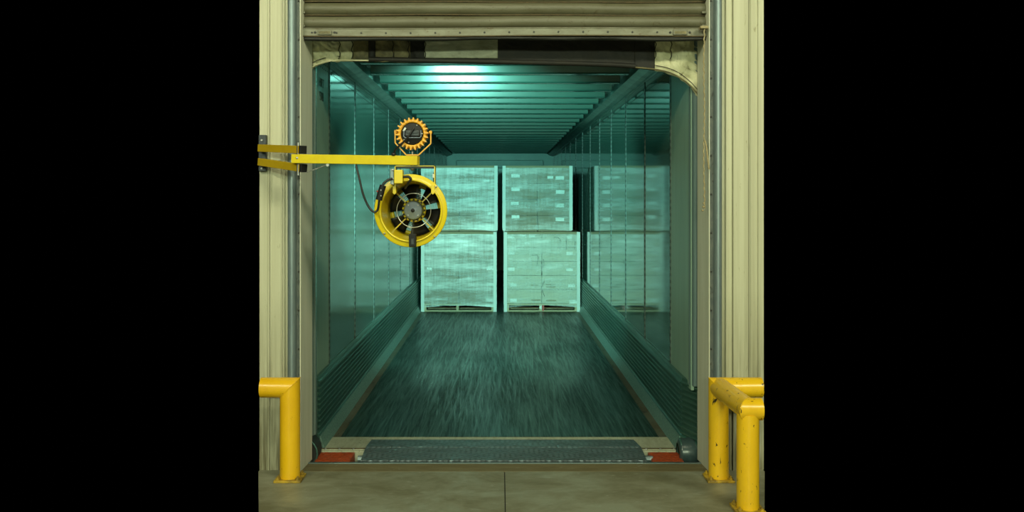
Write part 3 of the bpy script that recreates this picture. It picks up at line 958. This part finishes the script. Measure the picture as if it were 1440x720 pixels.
# the lamp's own beam, thrown into the trailer
sd = bpy.data.lights.new('dock_light_beam', 'SPOT'); sd.energy = 2700; sd.color = (.34, 1.0, .86)
sd.spot_size = math.radians(58); sd.spot_blend = 1.0; sd.shadow_soft_size = .06
so = bpy.data.objects.new('dock_light_beam', sd); COL.objects.link(so)
so.location = lc + Vector((0, .10, 0))
so.rotation_euler = (Vector((.10, 14.0, 1.05)) - so.location).to_track_quat('-Z', 'Y').to_euler()

# ------------------------------------------------------------------ dock fan
FYY = 5.32
fc = P(577.6, 296.3, FYY)
FS = F / FYY
fn_ = empty('dock_fan', fc - Vector((0, 0, .215)), 'round yellow dock fan with black blades hanging below the boom', 'fan')
R0 = 51.5 / FS
MB().lathe([(.172, .03), (.172, .012), (.178, .004), (.184, .010), (R0 - .003, -.004), (R0, .002), (R0 - .002, .008), (.186, .022), (.180, .03), (.176, .08), (.170, .20), (.164, .33),
            (.158, .33), (.160, .20)], fc, 64, 'Y', close=True).build('housing', M['fan_yellow'], fn_)
MB().tube([fc + Vector((.1775 * math.cos(a), .000, .1775 * math.sin(a))) for a in [2 * math.pi * k / 64 for k in range(64)]], .006, 8, closed=True).build('lip_ring', M['fan_yellow'], fn_)
MB().lathe([(.158, .325), (.134, .325), (.134, .335), (.158, .335)], fc, 48, 'Y', close=True).build('rear_ring', M['fan_yellow'], fn_)
# far-side guard
for k, r in enumerate((.058, .068, .078, .088, .098, .108, .118, .128, .138, .148)):
    MB().tube([fc + Vector((r * math.cos(a), .345, r * math.sin(a))) for a in [2 * math.pi * j / 40 for j in range(40)]], .0022, 6, closed=True).build('guard_wire', M['wire'], fn_)
for k in range(4):
    a = math.pi / 4 + math.pi / 2 * k
    d = Vector((math.cos(a), 0, math.sin(a)))
    MB().beam(fc + d * .05 + Vector((0, .20, 0)), fc + d * .165 + Vector((0, .20, 0)), .007, .012, up=(0, 1, 0)).build('motor_strut', M['fan_yellow'], fn_)
MB().tube([fc + Vector((.102 * math.cos(a), .19, .102 * math.sin(a))) for a in [2 * math.pi * j / 48 for j in range(48)]], .0028, 6, closed=True).build('strut_ring', M['wire'], fn_)
# blades
for k in range(6):
    a = math.pi / 2 + .20 + k * math.pi / 3

    def bf(u, v, a=a):
        r = .045 + .110 * u
        an = a + (v - .5) * (.66 + .12 * u)
        return (fc.x + r * math.cos(an), fc.y + .28 + (v - .5) * .055, fc.z + r * math.sin(an))
    MB().grid(bf, 6, 6).build('blade', M['blade'], fn_, solid=.004)
mo = MB().lathe([(0, .130), (.018, .130), (.020, .134), (.046, .138), (.054, .146), (.056, .165), (.056, .27), (0, .27)], fc, 36, 'Y').build('motor', M['motor'], fn_)
MB().lathe([(0, .122), (.010, .122), (.012, .126), (.012, .134)], fc, 20, 'Y').build('shaft_cap', M['black_plastic'], mo)
MB().lathe([(.058, .190), (.070, .190), (.072, .23), (.058, .23)], fc, 40, 'Y', close=True).build('motor_ring', M['fan_yellow'], mo)
for k in range(16):
    a = 2 * math.pi * k / 16
    d = Vector((math.cos(a), 0, math.sin(a)))
    MB().beam(fc + d * .060 + Vector((0, .187, 0)), fc + d * .069 + Vector((0, .187, 0)), .012, .008, up=(0, 1, 0)).build('vent', M['black_plastic'], mo)
for k in range(4):
    a = math.pi / 4 + math.pi / 2 * k
    MB().lathe([(0, .133), (.005, .134), (.006, .142)], fc + Vector((.042 * math.cos(a), 0, .042 * math.sin(a))), 8, 'Y', smooth=False).build('motor_screw', M['bolt'], mo)
for x, y in ((540.5, 328.5), (611, 332.5), (613.5, 262.5)):
    p = P(x, y, FYY - .005)
    MB().lathe([(0, -.006), (.005, -.004), (.006, .004)], p, 10, 'Y', smooth=False).build('flange_screw', M['bolt'], fn_)
# switch at the bottom of the rim
sw = MB().box(P(575.2, 0, 5.30).x, P(585.2, 0, 5.30).x, 5.285, 5.335, P(0, 347, 5.30).z, P(0, 329, 5.30).z).build('switch_box', M['black_plastic'], fn_, bevel=.004)
MB().box(P(578, 0, 5.28).x, P(582.5, 0, 5.28).x, 5.279, 5.286, P(0, 344, 5.28).z, P(0, 335.5, 5.28).z).build('rocker', M['dark_steel'], sw, bevel=.002)
# yoke
yk = MB()
tz = P(0, 233.2, 5.36).z
lx, rx = P(555.8, 0, 5.36).x, P(612.2, 0, 5.36).x
yk.box(lx, rx, 5.33, 5.42, tz - .004, tz)
lo_z = P(0, 263, 5.36).z
yk.box(rx - .005, rx, 5.33, 5.42, lo_z - .03, tz)
yk.box(lx, lx + .005, 5.33, 5.42, lo_z - .03, tz)
yk.build('yoke', M['arm_yellow'], fn_)
MB().box(lx + .006, rx - .006, 5.34, 5.42, tz - .014, tz - .0045).build('yoke_pad', M['dark_steel'], fn_)
MB().lathe([(0, -.028), (.010, -.028), (.012, -.016), (.012, .0)], (P(580, 0, 5.36).x, 5.36, tz), 12, 'Z').build('yoke_bolt', M['bolt'], fn_)
MB().tube([(P(580, 0, 5.36).x, 5.36, tz - .01), (P(580, 0, 5.36).x, 5.36, tz + .03)], .008, 10).build('yoke_stud', M['bolt'], fn_)
MB().box(rx - .012, rx - .006, 5.34, 5.40, P(0, 256, 5.36).z, P(0, 243, 5.36).z).build('side_pad', M['black_plastic'], fn_)
MB().box(rx - .013, rx - .005, 5.325, 5.335, P(0, 250, 5.33).z, P(0, 244.5, 5.33).z).build('side_sticker', M['paper'], fn_)
for cxp in (609, 555):
    x = P(cxp, 0, 5.33).x
    MB().prism([(x - .010, lo_z + .012), (x + .010, lo_z + .012), (x + .010, lo_z - .035), (x, lo_z - .045), (x - .010, lo_z - .035)], (5.312, 5.33), 'Y').build('yoke_lug', M['fan_yellow'], fn_, bevel=.002)
jb = MB().box(P(555, 0, 5.28).x, P(567, 0, 5.28).x, 5.25, 5.325, P(0, 258, 5.28).z, P(0, 239, 5.28).z).build('junction_box', M['fan_yellow'], fn_, bevel=.003)
MB().box(P(549.5, 0, 5.31).x, P(554.6, 0, 5.31).x, 5.28, 5.34, P(0, 259, 5.31).z, P(0, 238, 5.31).z).build('junction_plate', M['galv'], jb, bevel=.002)
for y in (239, 251.5, 258.5):
    MB().lathe([(0, -.008), (.006, -.007), (.007, 0)], P(552.5, y, 5.278), 8, 'Y', smooth=False).build('plate_screw', M['bolt'], jb)


def spline(pts, sub=8):
    out = []
    n = len(pts)
    for i in range(n - 1):
        p0 = pts[max(i - 1, 0)]; p1 = pts[i]; p2 = pts[i + 1]; p3 = pts[min(i + 2, n - 1)]
        for k in range(sub):
            t = k / sub
            out.append(.5 * ((2 * p1) + (p2 - p0) * t + (2 * p0 - 5 * p1 + 4 * p2 - p3) * t * t + (3 * p1 - p0 - 3 * p2 + p3) * t ** 3))
    out.append(pts[-1]); return out


cd = MB().tube(spline([P(500.5, 231.5, 5.40), P(505, 250, 5.37), P(511, 274, 5.32), P(518, 290, 5.28), P(525.5, 298, 5.27), P(531, 295, 5.27), P(533, 284, 5.26), P(534, 276, 5.26)]), .0065, 10).build('power_cord', M['cord'], fn_)
MB().tube(spline([P(537, 262, 5.26), P(541, 256.5, 5.26), P(547, 252.5, 5.265), P(552, 251.5, 5.275)]), .0068, 10).build('plug_lead', M['cord'], cd)
pc = P(535.8, 270.5, 5.255)
plug = MB()
ax = (P(538.5, 261, 5.255) - P(533, 280, 5.255)).normalized()
plug.tube([pc - ax * .046, pc - ax * .040, pc - ax * .025, pc + ax * .020, pc + ax * .036, pc + ax * .042], .019, 14)
plug.v = [tuple(Vector(v)) for v in plug.v]
plug.build('inline_breaker', M['black_plastic'], cd, bevel=.003)
MB().lathe([(0, -.006), (.005, -.004), (.006, .004)], pc + Vector((-.020, -.006, .006)), 8, 'Y', smooth=False).build('reset_button', M['red'], cd)
for dz in (-.02, .012):
    MB().lathe([(0, -.004), (.004, -.003), (.005, .002)], pc + Vector((.002, -.018, dz)), 8, 'Y', smooth=False).build('breaker_screw', M['bolt'], cd)
MB().tube(spline([P(566, 249, 5.27), P(574, 248.5, 5.265), P(577.6, 252, 5.265), P(574.5, 257, 5.275), P(571, 262, 5.31), P(570, 264.5, 5.36)]), .0075, 10).build('motor_lead', M['cord'], fn_)

# ------------------------------------------------------------------ pallet loads
LD = 14.09
LSX = F / LD


def lx_(px): return (px - CX) / LSX


def lz_(py): return CH - (py - CY) / LSX


def pallet_load(x0, x1, z0, z1, Y0, rows, cols, label, cart, film, pallet=True, labels=(), skew=0.0, cap=True, red=False, depth=1.05):
    xc = (x0 + x1) / 2
    r = empty('pallet_load', (xc, Y0 + depth / 2, z0), label, 'pallet load', 'stretch-wrapped pallet loads at the far end of the trailer')
    zb = z0
    if pallet:
        pa = MB().box(x0, x1, Y0, Y0 + .10, z0 + .098, z0 + .122)
        pa = pa.build('pallet', M['wood'], r)
        for j in range(1, 6):
            y = Y0 + .19 * j
            MB().box(x0, x1, y, y + .10, z0 + .098, z0 + .122).build('deck_board', M['wood'], pa)
        for j in (0, 2, 5):
            y = Y0 + .19 * j
            MB().box(x0, x1, y, y + .10, z0 + .001, z0 + .020).build('bottom_board', M['wood'], pa)
        for k, xs in enumerate((x0 + .02, xc - .02 - .02, x1 - .06)):
            MB().box(xs, xs + .04, Y0 + .005, Y0 + 1.045, z0 + .020, z0 + .098).build('stringer', M['wood'], pa)
        if red:
            MB().box(xc + .005, xc + .033, Y0 - .008, Y0 + .004, z0 + .012, z0 + .100).build('red_mark', M['red'], pa)
            MB().prism([(xc - .045, z0 + .06), (xc - .005, z0 + .03), (xc, z0 + .095), (xc - .012, z0 + .1)], (Y0 - .006, Y0 + .003), 'Y').build('torn_label', M['paper'], pa)
        zb = z0 + .122
    ch = (z1 - zb - (.03 if cap else .01)) / rows
    cw = (x1 - x0 - .02) / cols
    for j in range(rows):
        for i in range(cols):
            for q in range(2):
                jx = random.uniform(-.004, .004); jy = random.uniform(0, .012)
                a = x0 + .01 + cw * i + .003 + jx; bb = a + cw - .006
                ya = Y0 + .02 + q * .5 + jy
                za = zb + ch * j + .002
                sk = skew * (za - zb)
                c = MB().box(a + sk, bb + sk, ya, ya + .49, za, za + ch - .004).build('carton', M[cart], r, bevel=.006)
                if q == 0:
                    # tape seam
                    MB().box(a + sk + .01, bb + sk - .01, ya - .002, ya + .001, za + ch * .5 - .002, za + ch * .5 + .002).build('flap_line', M[cart], c)
    if cap:
        MB().box(x0 + skew * (z1 - z0) - .003, x1 + skew * (z1 - z0) + .003, Y0 - .004, Y0 + 1.04, z1 - .050, z1 - .002).build('cardboard_cap', M['cap'], r, bevel=.004)
    # corner boards
    for s, x in ((-1, x0), (1, x1)):
        for yy, sy in ((Y0 - .022, 1), (Y0 + 1.072, -1)):
            wd = .050
            zlo = z0 + (.0 if pallet else .02)
            xo = x + s * .020
            a = [(xo - s * wd, yy), (xo, yy), (xo, yy + sy * wd), (xo - s * .005, yy + sy * wd), (xo - s * .005, yy + sy * .005), (xo - s * wd, yy + sy * .005)]
            mb = MB()
            bot = [(p[0], p[1], zlo) for p in a]; top = [(p[0] + skew * (z1 - z0), p[1], z1 - .005) for p in a]
            n6 = 6
            mb.add(bot + top, [(i, (i + 1) % n6, (i + 1) % n6 + n6, i + n6) for i in range(n6)] + [tuple(range(6))[::-1], tuple(range(6, 12))])
            mb.build('corner_board', M['corner'], r)
    # labels
    for (px, py, w_, h_) in labels:
        X = lx_(px); Z = lz_(py)
        MB().box(X - w_ / 2, X + w_ / 2, Y0 + .004, Y0 + .010, Z - h_ / 2, Z + h_ / 2).build('paper_label', M['label'], r)
    # film wrapped round the whole load
    fz0 = z0 + (.06 if pallet else .0)

    def ff(u, v):
        per = u * 4
        e = .012
        xa, xb, ya, yb2 = x0 - e, x1 + e, Y0 - e, Y0 + 1.05 + e
        if per < 1: x, y = xa + (xb - xa) * per, ya
        elif per < 2: x, y = xb, ya + (yb2 - ya) * (per - 1)
        elif per < 3: x, y = xb + (xa - xb) * (per - 2), yb2
        else: x, y = xa, yb2 + (ya - yb2) * (per - 3)
        z = fz0 + (z1 - .035 - fz0) * v
        if v == 0: z += .03 * abs(math.sin(per * 3.1)) + .015 * abs(noise.noise((x * 8, y * 8, z0)))
        wv = .008 * noise.noise((x * 3 + z0, y * 3, z * 14)) + .004 * noise.noise((x * 16, y * 16, z * 5))
        if v in (0, 1): wv *= .5
        sk = skew * (z - z0)
        if per < 1 or 2 <= per < 3: return (x + sk, y + wv, z)
        return (x + wv + sk, y, z)
    MB().grid(ff, 96, 26).build('stretch_film', film, r)
    return r


ZM = 1.222
lab_r = [(801, 334, .075, .045), (801, 356.5, .10, .05), (801, 379, .10, .05), (804, 402, .11, .05), (806, 424.5, .12, .06), (719, 356, .10, .05), (719, 378.5, .10, .05), (722, 401, .10, .05),
         (722, 422.5, .10, .05), (735, 331, .09, .035), (748, 332, .09, .04), (741, 342, .08, .035), (718, 333, .10, .05)]
pallet_load(-1.185, -.070, 0.0, ZM, LD, 5, 2, 'wrapped pallet load standing on the floor at the left wall', 'card', M['film_thick'],
            labels=[(690, 378, .12, .045), (689, 400, .12, .04), (689, 422, .12, .05), (690, 331, .10, .04), (604, 378, .08, .05), (604, 400, .08, .05)], red=False)
r = pallet_load(.080, 1.205, 0.0, ZM, LD, 5, 2, 'pale wrapped pallet load standing on the floor at the right wall', 'card_pale', M['film'], labels=lab_r, red=True)
pallet_load(-1.185, -.055, ZM, 2.235, LD, 4, 2, 'bright wrapped pallet load stacked on top at the left wall', 'card', M['film_thick'], pallet=False,
            labels=[(684, 254, .09, .035), (690, 300, .1, .04)])
pallet_load(.060, 1.092, ZM, 2.235, LD + .03, 4, 2, 'grey-brown wrapped pallet load stacked on top at the right wall', 'card', M['film'], pallet=False,
            labels=[(725, 247, .13, .055), (725, 266, .13, .055), (724, 286, .12, .05), (725, 305, .12, .05), (774, 249.3, .09, .04), (787.5, 250, .13, .055), (788, 270, .13, .055), (787.5, 289, .13, .055), (787.5, 308.5, .13, .055)])
# hand-drawn strokes on the lower right load
pts_list = [[(779, 333.5), (785, 334), (788, 337), (787, 344), (787.5, 351)], [(796, 334), (796.5, 343), (796, 351)], [(806, 335), (809, 340), (808, 350)], [(748, 359), (755, 358.5), (757, 362), (755.5, 370), (755, 375)],
            [(764, 364), (765, 371), (763.5, 376)], [(725, 336), (732, 336), (733, 341), (730, 348)], [(765, 396), (761, 405), (766, 417)]]
for st in pts_list:
    MB().tube([P(x, y, LD - .004) for x, y in st], .004, 6).build('pen_stroke', M['ink'], r)
for (xa, xb, y) in ((768, 781, 400), (768, 781, 403.5), (747, 760, 422), (768, 782, 422.5), (746, 757, 401)):
    a = P(xa, y, LD); b = P(xb, y, LD)
    MB().box(a.x, b.x, LD - .002, LD + .014, a.z - .007, a.z + .007).build('printed_line', M['cap'], r)
